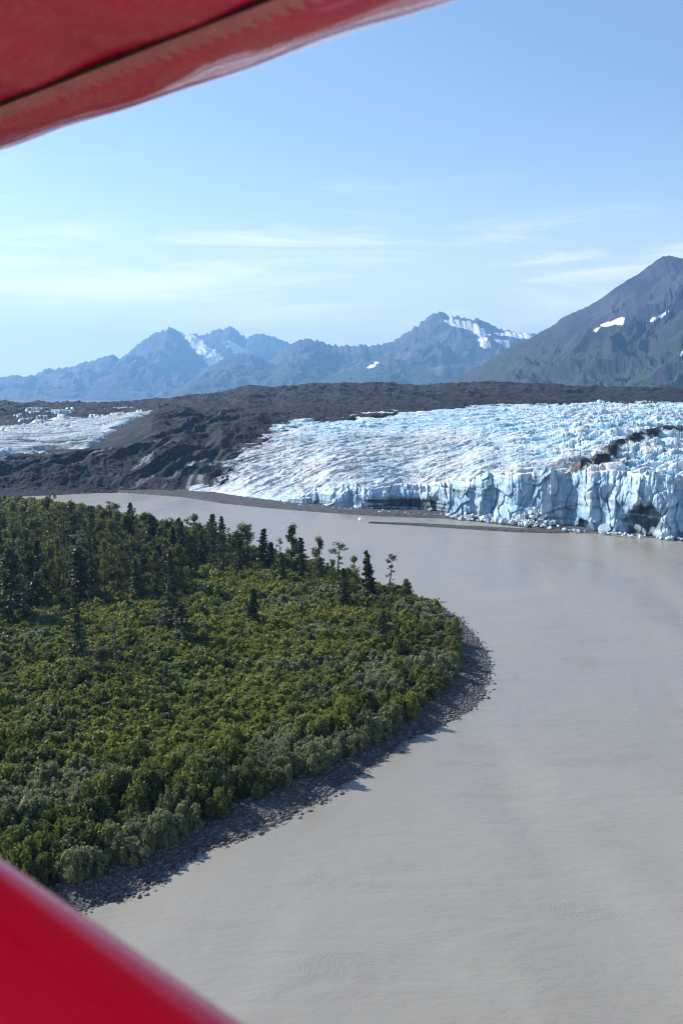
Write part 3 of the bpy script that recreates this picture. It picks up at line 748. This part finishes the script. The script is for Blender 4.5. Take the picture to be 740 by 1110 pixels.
def shrub_field():
    # jittered positions over the point
    SP = 1.4
    xs = np.arange(-330, 62, SP); ys = np.arange(118, 800, SP)
    X, Y = np.meshgrid(xs, ys); X = X.ravel() + nrg.uniform(-.75, .75, X.size); Y = Y.ravel() + nrg.uniform(-.9, .9, Y.size)
    d = sdist(X, Y, SBW); ok = d > .3
    X, Y, d = X[ok], Y[ok], d[ok]
    Z = land_z(X, Y)
    px, py = project(X, Y, Z)
    ok = (px > -110) & (py < 1190); X, Y, Z, d, px, py = (a[ok] for a in (X, Y, Z, d, px, py))
    dist = np.hypot(X, Y)
    clump = fbm(X / 17, Y / 17, 3, 600); clump2 = fbm(X / 45, Y / 60, 3, 610)
    near = sstep(34, 6, d) * sstep(420, 300, dist)                # taller fringe along the bank
    near = np.maximum(near, sstep(230, 175, dist) * .9)
    openness = sstep(-.05, .25, clump2 + .35 * fbm(X / 14, Y / 14, 2, 615)) * (1 - near)
    R = 1.15 + .75 * near + 1.0 * clump + (.1 + 1.9 * nrg.random(len(X)) ** 3.2) * (1 + .5 * near) - .5 * openness
    R = np.clip(R, .55, 3.5)
    HT = R * (1.15 + .55 * near) * nrg.uniform(.75, 1.35, len(X)) + .2
    # thin out: big ones need room
    keep = nrg.random(len(X)) < np.clip((SP / (R * .98)) ** 2, 0, 1)
    X, Y, Z, d, px, py, dist, R, HT, clump, clump2, near, openness = (a[keep] for a in (X, Y, Z, d, px, py, dist, R, HT, clump, clump2, near, openness))
    grey = np.clip(sstep(.02, .35, fbm(X / 22, Y / 22, 3, 620) + .25 * near - .12) * .8 + .25 * (nrg.random(len(X)) < .06), 0, 1)
    tint = np.clip(.50 + .5 * openness + .25 * clump2 - .25 * near - .18 * np.clip(R - 1.6, 0, 1.2) + nrg.normal(0, .28, len(X)), 0, 1)
    n = len(X)
    vis = (px > -15) & (px < 755) & (py > 500) & (py - F * HT / dist < 1110)
    # not hidden by the strut corner
    vis &= ~((py - .5 * F * HT / dist) > 940 + .686 * px)
    size = np.where(vis, R * HT / dist ** 2, 0)
    order = np.argsort(-size); ind = order[:300]; rest = order[300:]
    NP = 12
    protos = []
    for k in range(NP):
        Q = shrub_proto(900 + k, 2300, .072)
        rg = np.random.default_rng(k)
        g = [0, .1, .75, 0, .35, 0, .9, .15, 0, .5, 0, .25][k]; t = [.35, .6, .4, .2, .5, .75, .5, .3, .45, .3, .55, .15][k]
        tv = np.repeat(np.clip(t + rg.normal(0, .16, len(Q)), 0, 1), 4)
        fm = quads_mesh('foliage', Q, LEAF_SHRUB, tv, np.full(len(Q) * 4, g))
        SV = []; SF = []
        for s in range(7):
            a = rg.uniform(0, 6.28); r = rg.uniform(.25, .7); p0 = np.array([.08 * math.cos(a), .08 * math.sin(a), -.05]); p1 = np.array([r * math.cos(a), r * math.sin(a), rg.uniform(.5, .95)])
            b = len(SV)
            for p, w in ((p0, .025), ((p0 + p1) / 2 + np.array([0, 0, .08]), .017), (p1, .006)):
                for q in range(4): SV.append(p + w * np.array([math.cos(q * 1.571), math.sin(q * 1.571), 0]))
            for l in range(2):
                for q in range(4): SF.append([b + l * 4 + q, b + l * 4 + (q + 1) % 4, b + l * 4 + 4 + (q + 1) % 4, b + l * 4 + 4 + q])
        sm = mesh_np('stems', np.array(SV), np.array(SF), BARK)
        protos.append((fm, sm, g))
    gs = np.array([p[2] for p in protos])
    for i in ind:
        pick = np.argsort(np.abs(gs - grey[i]) + nrg.random(NP) * .5)[0]
        o = obj('shrub', protos[pick][1]); o.location = (X[i], Y[i], Z[i]); o.scale = (R[i], R[i], HT[i] / 1.15)
        o.rotation_euler = (0, 0, float(nrg.uniform(0, 6.28)))
        tag(o, 'leafy green shrub in the dense thicket above the near gravel bank', 'shrub', 'shrubs along the near bank')
        obj('foliage', protos[pick][0], o)
    # the rest as one mass
    lods = []
    for nl, lf in ((900, .10), (420, .145), (200, .20)):
        lods.append([shrub_proto(900 + k, nl, lf) for k in range(NP)])
    Vs = []; Ts = []; Gs = []
    lod = np.where(dist[rest] < 215, 0, np.where(dist[rest] < 340, 1, 2)); pk = nrg.integers(0, NP, len(rest))
    for l in range(3):
        for k in range(NP):
            ii = rest[(lod == l) & (pk == k)]
            if not len(ii): continue
            Q = lods[l][k]; m = len(ii)
            a = nrg.uniform(0, 6.28, m); ca = np.cos(a)[:, None, None]; sa = np.sin(a)[:, None, None]
            q = Q[None]
            r = R[ii][:, None, None]
            vx = (q[..., 0] * ca - q[..., 1] * sa) * r + X[ii][:, None, None]
            vy = (q[..., 0] * sa + q[..., 1] * ca) * r + Y[ii][:, None, None]
            vz = q[..., 2] * (HT[ii] / 1.15)[:, None, None] + Z[ii][:, None, None]
            Vs.append(np.stack([vx, vy, vz], -1).reshape(-1, 3).astype(np.float32))
            tl = np.clip(tint[ii][:, None] + nrg.normal(0, .14, (m, len(Q))), 0, 1)
            Ts.append(np.repeat(tl.ravel(), 4)); Gs.append(np.repeat(np.repeat(grey[ii], len(Q)), 4))
    V = np.concatenate(Vs); t = np.concatenate(Ts); g = np.concatenate(Gs)
    print('shrubs', n, 'mass quads', len(V) // 4)
    o = obj('shrub_cover', mesh_np('shrub_cover', V, np.arange(len(V)).reshape(-1, 4), LEAF_SHRUB, False, {'tint': t, 'grey': g}))
    tag(o, 'continuous low green scrub covering the wooded point', 'scrub', kind='stuff')
shrub_field()

# ------------------------------------------------------------------ trees
def limb(SV, SF, pts, rs, sides=6):
    b = len(SV)
    for p, r in zip(pts, rs):
        for q in range(sides):
            a = 6.2832 * q / sides; SV.append((p[0] + r * math.cos(a), p[1] + r * math.sin(a), p[2]))
    for l in range(len(pts) - 1):
        for q in range(sides):
            SF.append([b + l * sides + q, b + l * sides + (q + 1) % sides, b + (l + 1) * sides + (q + 1) % sides, b + (l + 1) * sides + q])

def tree_proto(seed, kind):
    """unit height 10 m"""
    rg = np.random.default_rng(seed); SV = []; SF = []; C = []; N = []; S = []
    hh = 10.0
    bend = rg.normal(0, .25, 2)
    tr = lambda t: np.array([bend[0] * t * t + .12 * math.sin(t * 5 + seed), bend[1] * t * t + .12 * math.cos(t * 4 + seed), hh * t])
    ts = np.linspace(0, .985, 9)
    limb(SV, SF, [tr(t) - np.array([0, 0, .4 * (t == 0)]) for t in ts], [.17 * (1 - t) ** .8 + .018 for t in ts], 7)
    if kind == 'spruce':
        nb = 78; prof = lambda t: 1.95 * (1 - t) ** .75 * (.55 + .45 * min(1, t * 6)) + .16
        gap = rg.random(7)
        for i in range(nb):
            t = .04 + .95 * (i / nb) ** .95
            if gap[int(t * 6.9)] < .22 and rg.random() < .6: continue
            L = prof(t) * rg.uniform(.5, 1.15); a = i * 2.4 + rg.normal(0, .4)
            p0 = tr(t); droop = rg.uniform(-.35, .1) + .5 * t
            dr = np.array([math.cos(a), math.sin(a), droop]); p1 = p0 + dr * L
            limb(SV, SF, [p0, p1], [.03, .008], 3)
            k = int(13 + 19 * L)
            u = rg.uniform(.15, 1.05, (k, 1)); c = p0 + dr * L * u + rg.normal(0, .13, (k, 3)) * np.array([1, 1, .8]) * (.5 + L * .5)
            C.append(c); N.append(np.tile([0, 0, 1.0], (k, 1)) + dr * .4); S.append(rg.uniform(.13, .30, k))
    elif kind == 'cottonwood':
        nb = rg.integers(22, 30)
        for i in range(nb):
            t = rg.uniform(.08, .95) if i > 3 else rg.uniform(.82, .99)
            a = i * 2.4 + rg.normal(0, .6); L = (1.75 * (1 - t) ** .7 + .25) * rg.uniform(.45, 1.1)
            p0 = tr(t * .9); p1 = p0 + np.array([math.cos(a) * L, math.sin(a) * L, L * rg.uniform(.3, 1.0)])
            limb(SV, SF, [p0, (p0 + p1) / 2 + np.array([0, 0, .06]), p1], [.055, .035, .012], 4)
            for c0, r in ((p1, rg.uniform(.35, .72)), ((p0 * .45 + p1 * .55), rg.uniform(.35, .65))):
                k = int(85 * r)
                d = rg.normal(0, 1, (k, 3)); d /= np.linalg.norm(d, axis=1, keepdims=True)
                C.append(c0 + d * r * rg.uniform(.35, 1.15, (k, 1)) * np.array([1, 1, 1.2])); N.append(d); S.append(rg.uniform(.09, .21, k))
    else:                                             # mast: bare lower trunk, a few tufts near the tip
        for i in range(14):
            t = [.99, .93, .88, .80, .72, .95, .62, .5, .34, .84, .68, .56, .42, .25][i]
            a = i * 2.1; L = [.15, .5, .6, .7, .85, .6, .8, .65, .7, .9, .7, .5, .8, .6][i]
            p0 = tr(t * .98); p1 = p0 + np.array([math.cos(a) * L, math.sin(a) * L, .18])
            limb(SV, SF, [p0, p1], [.04, .012], 4)
            r = rg.uniform(.32, .68) * (1 if t > .7 else .6); k = int(95 * r)
            d = rg.normal(0, 1, (k, 3)); d /= np.linalg.norm(d, axis=1, keepdims=True)
            C.append(p1 + d * r * rg.uniform(.3, 1.1, (k, 1)) * np.array([1.2, 1.2, .7])); N.append(d); S.append(rg.uniform(.09, .20, k))
    C = np.concatenate(C); N = np.concatenate(N); S = np.concatenate(S)
    Q = leaves(C, N, S, rg, .4)
    t0 = rg.uniform(.05, .95); g0 = rg.choice([0, 0, .2, .5])
    return (mesh_np('trunk', np.array(SV), np.array(SF), BARK), quads_mesh('crown', Q, LEAF_SPRUCE if kind == 'spruce' else LEAF_TREE, np.repeat(np.clip(t0 + rg.normal(0, .18, len(Q)), 0, 1), 4), np.full(len(Q) * 4, g0)))

TREES = {'spruce': [tree_proto(40 + i, 'spruce') for i in range(7)], 'cottonwood': [tree_proto(60 + i, 'cottonwood') for i in range(7)], 'mast': [tree_proto(80 + i, 'mast') for i in range(5)]}
trg = random.Random(12)
def tree(x, ybase, hpx, kind, label, group=None, wide=1.0, which=None):
    X, Y, _ = at_z(x, ybase, 2.2)
    z = float(land_z(np.array([X]), np.array([Y]))[0])
    hgt = hpx / F * math.hypot(X, Y) / CP
    v = TREES[kind]; tm, cm = v[trg.randrange(len(v)) if which is None else which]
    t = link(bpy.data.objects.new({'spruce': 'spruce_tree', 'cottonwood': 'cottonwood_tree', 'mast': 'cottonwood_tree'}[kind], None))
    t.location = (X, Y, z); s = hgt / 10.0; w = s * wide * trg.uniform(.9, 1.1)
    t.scale = (w, w, s); t.rotation_euler = (rad(trg.uniform(-2, 2)), rad(trg.uniform(-2, 2)), trg.uniform(0, 6.28)); t.empty_display_size = .5
    tag(t, label, 'tree', group)
    obj('trunk', tm, t); obj('crown', cm, t)
for (x, yb, hp, kind, lab, wide) in [
    (422, 641, 38, 'mast', 'thin bare stemmed tree with a tufted tip at the tip of the wooded point', 1.1),
    (398, 644, 44, 'spruce', 'narrow dark tree just left of the thin tufted tree at the point', .9),
    (367, 640, 46, 'mast', 'leaning open crowned tree near the point, rising above the water', 1.3),
    (374, 660, 34, 'spruce', 'short dark bushy tree in front of the leaning open crowned tree', 1.1),
    (346, 628, 45, 'cottonwood', 'ragged slender tree with clumped branches, left of the leaning tree', .8),
    (316, 622, 50, 'cottonwood', 'tall ragged tree with an open top right of the round crowned tree', .8),
    (327, 622, 36, 'spruce', 'small thin tree close beside the tall ragged open topped tree', .9),
    (268, 612, 44, 'cottonwood', 'broad round crowned dark tree on the skyline above the river', 1.5),
    (187, 684, 46, 'spruce', 'bushy dark spruce standing in the open scrub, taller of a close pair', 1.25),
    (199, 702, 36, 'spruce', 'lower dark bushy spruce in the open scrub, in front of its taller neighbour', 1.5),
    (273, 682, 34, 'spruce', 'lone small conical spruce in the open scrub right of the bushy pair', 1.0),
    (85, 715, 42, 'spruce', 'lone narrow spruce in the open scrub left of the bushy pair', .9),
    (128, 728, 44, 'mast', 'sparse gaunt tree in the open scrub below the bushy pair', 1.2),
    (112, 738, 28, 'cottonwood', 'low spreading bushy tree beside the sparse gaunt tree', 1.8),
    (414, 698, 28, 'spruce', 'small dark conical tree in the scrub near the curve of the bank', 1.2),
    (15, 676, 60, 'spruce', 'big dark spreading tree at the left edge of the open scrub', 1.5),
    (440, 662, 30, 'cottonwood', 'low dark tree on the bank where the gravel begins', 1.2),
    (240, 602, 38, 'spruce', 'thin pointed tree on the skyline left of the round crowned tree', .8)]:
    tree(x, yb, hp * (1.3 if yb > 655 else 1.12), kind, lab, None, wide * 1.2)
for i in range(26):                                   # scattered along the far edge towards the tip
    x = trg.uniform(205, 432); e = np.interp(x, [205, 270, 340, 400, 440], [580, 597, 618, 638, 652])
    yb = e + trg.uniform(2, 34)
    tree(x, yb, trg.uniform(20, 42), trg.choice(['mast', 'cottonwood', 'spruce']), 'small ragged tree scattered through the scrub near the far edge of the point', 'small trees along the far edge', trg.uniform(.8, 1.4))
for i in range(30):                                   # saplings over the scrub
    x = trg.uniform(5, 450); yb = trg.uniform(680, 812)
    if yb > 800 - .25 * max(0, x - 250) or x > 470 - (yb - 680) * .2: continue
    tree(x, yb, trg.uniform(15, 27), trg.choice(['cottonwood', 'cottonwood', 'spruce']), 'small sapling poking up out of the open scrub', 'saplings in the open scrub', trg.uniform(.9, 1.7))
placed = []
k = 0
tries = 0
while k < 165 and tries < 5000:
    tries += 1
    x = trg.uniform(-50, 262)
    lo = 558 + .17 * max(0, x); hi = 668 - .10 * x - (25 if x > 200 else 0)
    yb = trg.uniform(lo + 6, hi)
    if any(abs(x - a) < 6 and abs(yb - b) < 5 for a, b in placed): continue
    top = np.interp(x, [-50, 8, 24, 53, 65, 87, 101, 122, 130, 150, 170, 186, 199, 221, 240, 266], [526, 527, 533, 536, 532, 543, 547, 540, 542, 543, 556, 550, 553, 566, 568, 572])
    hp = min(trg.uniform(30, 66), yb - top - trg.uniform(0, 9))
    if hp < 26: continue
    placed.append((x, yb)); k += 1
    kd = trg.choice(['spruce', 'cottonwood', 'mast', 'cottonwood', 'cottonwood', 'cottonwood', 'mast'])
    tree(x, yb, hp, kd, ('narrow dark conical tree' if kd == 'spruce' else 'ragged leafy dark green tree') + ' in the crowded stand at the back of the point', 'trees in the crowded stand', trg.choice([.7, .85, 1.0, 1.15, 1.45]))

# ------------------------------------------------------------------ aeroplane: wing and strut beside the camera
def aeroplane():
    root = link(bpy.data.objects.new('airplane', None)); root.empty_display_size = .3
    tag(root, 'red light airplane seen from its cabin, wing overhead and strut below', 'airplane')
    d = np.array([-math.sin(rad(47.0)), math.cos(rad(47.0)), 0]); uu = np.array([math.cos(rad(47.0)), math.sin(rad(47.0)), 0])
    h = .45
    U0 = 1.06
    # aerofoil section: (chordwise position, height above the flat underside)
    sec = []
    for a in np.linspace(-90, 90, 41):                                # rounded leading edge
        sec.append((U0 - .17 + .17 * math.cos(rad(a)), .062 + .062 * math.sin(rad(a))))
    up = [(-.25, .185), (-.55, .20), (-.95, .15), (-1.3, .08), (-1.62, .012)]
    sec += [(U0 + a, b) for a, b in up]
    lower = np.linspace(-1.62, -.17, 40)
    sec += [(U0 + a, 0.0 if i else .004) for i, a in enumerate(lower[:-1])]
    sec = np.array(sec); ns = 260
    s = np.linspace(-.6, 5.2, ns)
    V = []
    for i in range(ns):
        for (u, z) in sec:
            rib = math.cos(s[i] / .34 * 2 * math.pi)
            dz = 0
            if z < .03 and u < U0 - .17: dz = -.0022 * rib + .0016 * math.sin(u * 19 + s[i] * 3)
            elif u >= U0 - .17: dz = (.0016 * math.sin(s[i] * 8 + u * 22) * math.sin(s[i] * 3.1 + 1) + .0009 * math.sin(s[i] * 19 - u * 47)) * math.sin(math.pi * (U0 - u) / .17) ** .5 if u < U0 else 0
            p = d * s[i] + uu * u; V.append((p[0], p[1], H + h + z + dz))
    m = len(sec); Fc = []
    for i in range(ns - 1):
        for j in range(m): Fc.append([i * m + j, i * m + (j + 1) % m, (i + 1) * m + (j + 1) % m, (i + 1) * m + j])
    me = mesh_np('wing', np.array(V), np.array(Fc), REDW, True)
    bm = bmesh.new(); bm.from_mesh(me)
    bmesh.ops.holes_fill(bm, edges=[e for e in bm.edges if e.is_boundary]); bmesh.ops.recalc_face_normals(bm, faces=bm.faces[:]); bm.to_mesh(me); bm.free()
    wing = obj('wing', me, root)
    # pinked reinforcing tape along the spar, with its dark seam
    dx, dy, dz = ray(150, 52); t = h / dz; U1 = float((np.array([dx, dy, 0]) * t) @ uu)
    bm = bmesh.new(); n = 400
    def P(sv, uv, zz): p = d * sv + uu * uv; return bm.verts.new((p[0], p[1], H + h + zz))
    prev = None
    for i in range(n):
        sv = -.5 + 5.6 * i / (n - 1); tooth = .026 if i % 2 else 0
        c = (P(sv, U1 + .002, -.0052), P(sv, U1 + .022 + tooth, -.0052), P(sv, U1 + .022 + tooth, -.001), P(sv, U1 + .002, -.001))
        if prev:
            for q in range(4): bm.faces.new((prev[q], prev[(q + 1) % 4], c[(q + 1) % 4], c[q]))
        prev = c
    me = bpy.data.meshes.new('seam_tape'); bmesh.ops.recalc_face_normals(bm, faces=bm.faces[:]); bm.to_mesh(me); bm.free(); me.materials.append(m_paint('red_tape', (.72, .15, .17)))
    obj('seam_tape', me, wing)
    bm = bmesh.new(); prev = None
    for i in range(40):
        sv = -.5 + 5.6 * i / 39
        c = (P(sv, U1 - .003, -.0058), P(sv, U1 + .001, -.0058), P(sv, U1 + .001, -.001), P(sv, U1 - .003, -.001))
        if prev:
            for q in range(4): bm.faces.new((prev[q], prev[(q + 1) % 4], c[(q + 1) % 4], c[q]))
        prev = c
    me = bpy.data.meshes.new('seam'); bmesh.ops.recalc_face_normals(bm, faces=bm.faces[:]); bm.to_mesh(me); bm.free(); me.materials.append(m_simple('seam_dark', (.03, .012, .012), (.06, .02, .02), 20))  # thin dark strip along the inner edge of the tape
    obj('seam', me, wing)
    # lift strut: streamlined tube rising outboard from the lower fuselage to the wing
    wpx = 250.0; nrm = np.array([-.566, .825]); mid = np.array([121., 1031.]) + nrm * wpx / 2
    fd = .62
    def wp(x, y, fwd): c = ray(x, y); c = np.array([float(v) for v in c]); return np.array([0, 0, H]) + c * fwd
    p0 = wp(mid[0], mid[1], fd)
    az, el = rad(70), rad(19.3)
    # choose the elevation so that the image direction matches
    best = None
    for e in np.linspace(rad(2), rad(50), 400):
        D = np.array([-math.sin(az) * math.cos(e), math.cos(az) * math.cos(e), math.sin(e)])
        q = p0 + D * .1; a0 = project(*p0); a1 = project(*q)
        sl = (a1[1] - a0[1]) / (a1[0] - a0[0])
        if best is None or abs(sl - .74) < best[0]: best = (abs(sl - .74), e, D)
    D = best[2]
    A = p0 - D * .9; L = .9 + (H + h - p0[2]) / D[2]
    view = p0 - np.array([0, 0, H]); view /= np.linalg.norm(view)
    side = np.cross(D, view); side /= np.linalg.norm(side)
    dep = np.cross(side, D)
    ra = wpx / 2 / F * fd * 1.02; rb = ra * .62
    V = []; ns = 40; m = 36
    for i in range(ns):
        c = A + D * L * i / (ns - 1)
        for j in range(m):
            a = 2 * math.pi * j / m
            V.append(c + side * ra * math.cos(a) + dep * rb * math.sin(a))
    Fc = [[i * m + j, i * m + (j + 1) % m, (i + 1) * m + (j + 1) % m, (i + 1) * m + j] for i in range(ns - 1) for j in range(m)]
    me = mesh_np('wing_strut', np.array(V), np.array(Fc), RED, True)
    bm = bmesh.new(); bm.from_mesh(me)
    bmesh.ops.holes_fill(bm, edges=[e for e in bm.edges if e.is_boundary]); bmesh.ops.recalc_face_normals(bm, faces=bm.faces[:]); bm.to_mesh(me); bm.free()
    obj('wing_strut', me, root)
aeroplane()

# ------------------------------------------------------------------ air
HAZE_DENSITY = 5.3e-5
HAZE_COL = (.27, .57, 1.0)
def haze():
    x0, x1, y0, y1, z0, z1 = -29500, 29500, -3000, 26200, -21.5, ZTOP
    V = np.array([(x, y, z) for z in (z0, z1) for y in (y0, y1) for x in (x0, x1)], float)
    Fc = np.array([[0, 2, 3, 1], [4, 5, 7, 6], [0, 1, 5, 4], [2, 6, 7, 3], [0, 4, 6, 2], [1, 3, 7, 5]])
    m = bpy.data.materials.new('blue_air'); m.use_nodes = True; t = m.node_tree; t.nodes.clear()
    out = t.nodes.new('ShaderNodeOutputMaterial'); v = t.nodes.new('ShaderNodeVolumePrincipled')
    v.inputs['Color'].default_value = (*HAZE_COL, 1); v.inputs['Density'].default_value = HAZE_DENSITY
    v.inputs['Anisotropy'].default_value = 0.3
    t.links.new(v.outputs[0], out.inputs['Volume'])
    o = obj('haze', mesh_np('haze', V, Fc, m))
    tag(o, 'thin blue air fading the far mountains', 'haze', kind='stuff')
haze()

# ------------------------------------------------------------------ light
SUN_AZ, SUN_EL = rad(-62), rad(37)                    # measured from the view direction, to the left
sd = Vector((math.sin(SUN_AZ) * math.cos(SUN_EL), math.cos(SUN_AZ) * math.cos(SUN_EL), math.sin(SUN_EL)))
sl = bpy.data.lights.new('sun', 'SUN'); sl.energy = 5.0; sl.angle = rad(.53); sl.color = (1, .95, .87)
so = link(bpy.data.objects.new('sun', sl)); so.rotation_euler = sd.to_track_quat('Z', 'Y').to_euler(); so.location = (0, 0, 400)

w = bpy.data.worlds.new('World'); SC.world = w; w.use_nodes = True
t = w.node_tree; t.nodes.clear()
L = t.links.new
out = t.nodes.new('ShaderNodeOutputWorld'); bg = t.nodes.new('ShaderNodeBackground'); sky = t.nodes.new('ShaderNodeTexSky')
sky.sky_type = 'NISHITA'; sky.sun_disc = False; sky.sun_elevation = SUN_EL
sky.sun_rotation = SUN_AZ                              # Nishita: 0 = +Y, positive turns towards +X
sky.altitude = 80; sky.air_density = 1.0; sky.dust_density = .35; sky.ozone_density = 2.4
bg.inputs['Strength'].default_value = .110
tc = t.nodes.new('ShaderNodeTexCoord')
def wn(typ, **k):
    n = t.nodes.new(typ)
    for a, b in k.items(): setattr(n, a, b)
    return n
def wmath(op, a, b=0.0):
    n = wn('ShaderNodeMath', operation=op)
    for i, v in enumerate((a, b)):
        if isinstance(v, bpy.types.NodeSocket): L(v, n.inputs[i])
        else: n.inputs[i].default_value = v
    return n.outputs[0]
def wramp(v, a, b):
    n = wn('ShaderNodeMapRange', interpolation_type='SMOOTHSTEP'); L(v, n.inputs['Value']); n.inputs['From Min'].default_value = a; n.inputs['From Max'].default_value = b
    return n.outputs['Result']
sep = wn('ShaderNodeSeparateXYZ'); L(tc.outputs['Generated'], sep.inputs[0])
mp = wn('ShaderNodeMapping'); L(tc.outputs['Generated'], mp.inputs['Vector']); mp.inputs['Scale'].default_value = (2.6, 2.6, 24); mp.inputs['Rotation'].default_value = (0, rad(2.5), 0)
nz = wn('ShaderNodeTexNoise'); L(mp.outputs[0], nz.inputs['Vector']); nz.inputs['Scale'].default_value = 1.6; nz.inputs['Detail'].default_value = 7; nz.inputs['Roughness'].default_value = .62; nz.inputs['Distortion'].default_value = .7
nb = wn('ShaderNodeTexNoise'); L(mp.outputs[0], nb.inputs['Vector']); nb.inputs['Scale'].default_value = .55; nb.inputs['Detail'].default_value = 3
el = sep.outputs['Z']
band = wmath('MULTIPLY', wramp(el, .03, .10), wramp(el, .23, .14))
cl = wmath('MULTIPLY', wramp(wmath('ADD', nz.outputs[0], wmath('MULTIPLY', wmath('SUBTRACT', nb.outputs[0], .5), .9)), .47, .76), band)
mix = wn('ShaderNodeMix', data_type='RGBA'); veil = wmath('MULTIPLY', wmath('POWER', wramp(el, .34, -.04), 2.2), .9)
L(wmath('MINIMUM', wmath('ADD', veil, wmath('MULTIPLY', cl, .5)), 1.0), mix.inputs[0]); L(sky.outputs[0], mix.inputs[6]); mix.inputs[7].default_value = (8.8, 8.9, 9.0, 1)
L(mix.outputs[2], bg.inputs['Color']); L(bg.outputs[0], out.inputs['Surface'])

# ------------------------------------------------------------------ camera
cam = bpy.data.cameras.new('camera'); co = link(bpy.data.objects.new('camera', cam)); SC.camera = co
cam.sensor_fit = 'VERTICAL'; cam.sensor_height = 36; cam.sensor_width = 24; cam.lens = 36 * F / 1110.0
cam.clip_start = .05; cam.clip_end = 120000
co.location = (0, 0, H); co.rotation_euler = (math.pi / 2 - PITCH, 0, 0)
cam.dof.use_dof = True; cam.dof.focus_distance = 450; cam.dof.aperture_fstop = 6.3

SC.view_settings.view_transform = 'Standard'; SC.view_settings.look = 'None'; SC.view_settings.exposure = .70; SC.view_settings.gamma = 1
SC.view_settings.use_curve_mapping = False
SC.render.engine = 'CYCLES'; SC.cycles.pixel_filter_type = 'BLACKMAN_HARRIS'; SC.cycles.filter_width = 1.15
SC.cycles.use_denoising = True; SC.cycles.max_bounces = 6; SC.cycles.transparent_max_bounces = 4; SC.cycles.volume_bounces = 0
SC.cycles.diffuse_bounces = 3; SC.cycles.glossy_bounces = 3; SC.cycles.transmission_bounces = 3
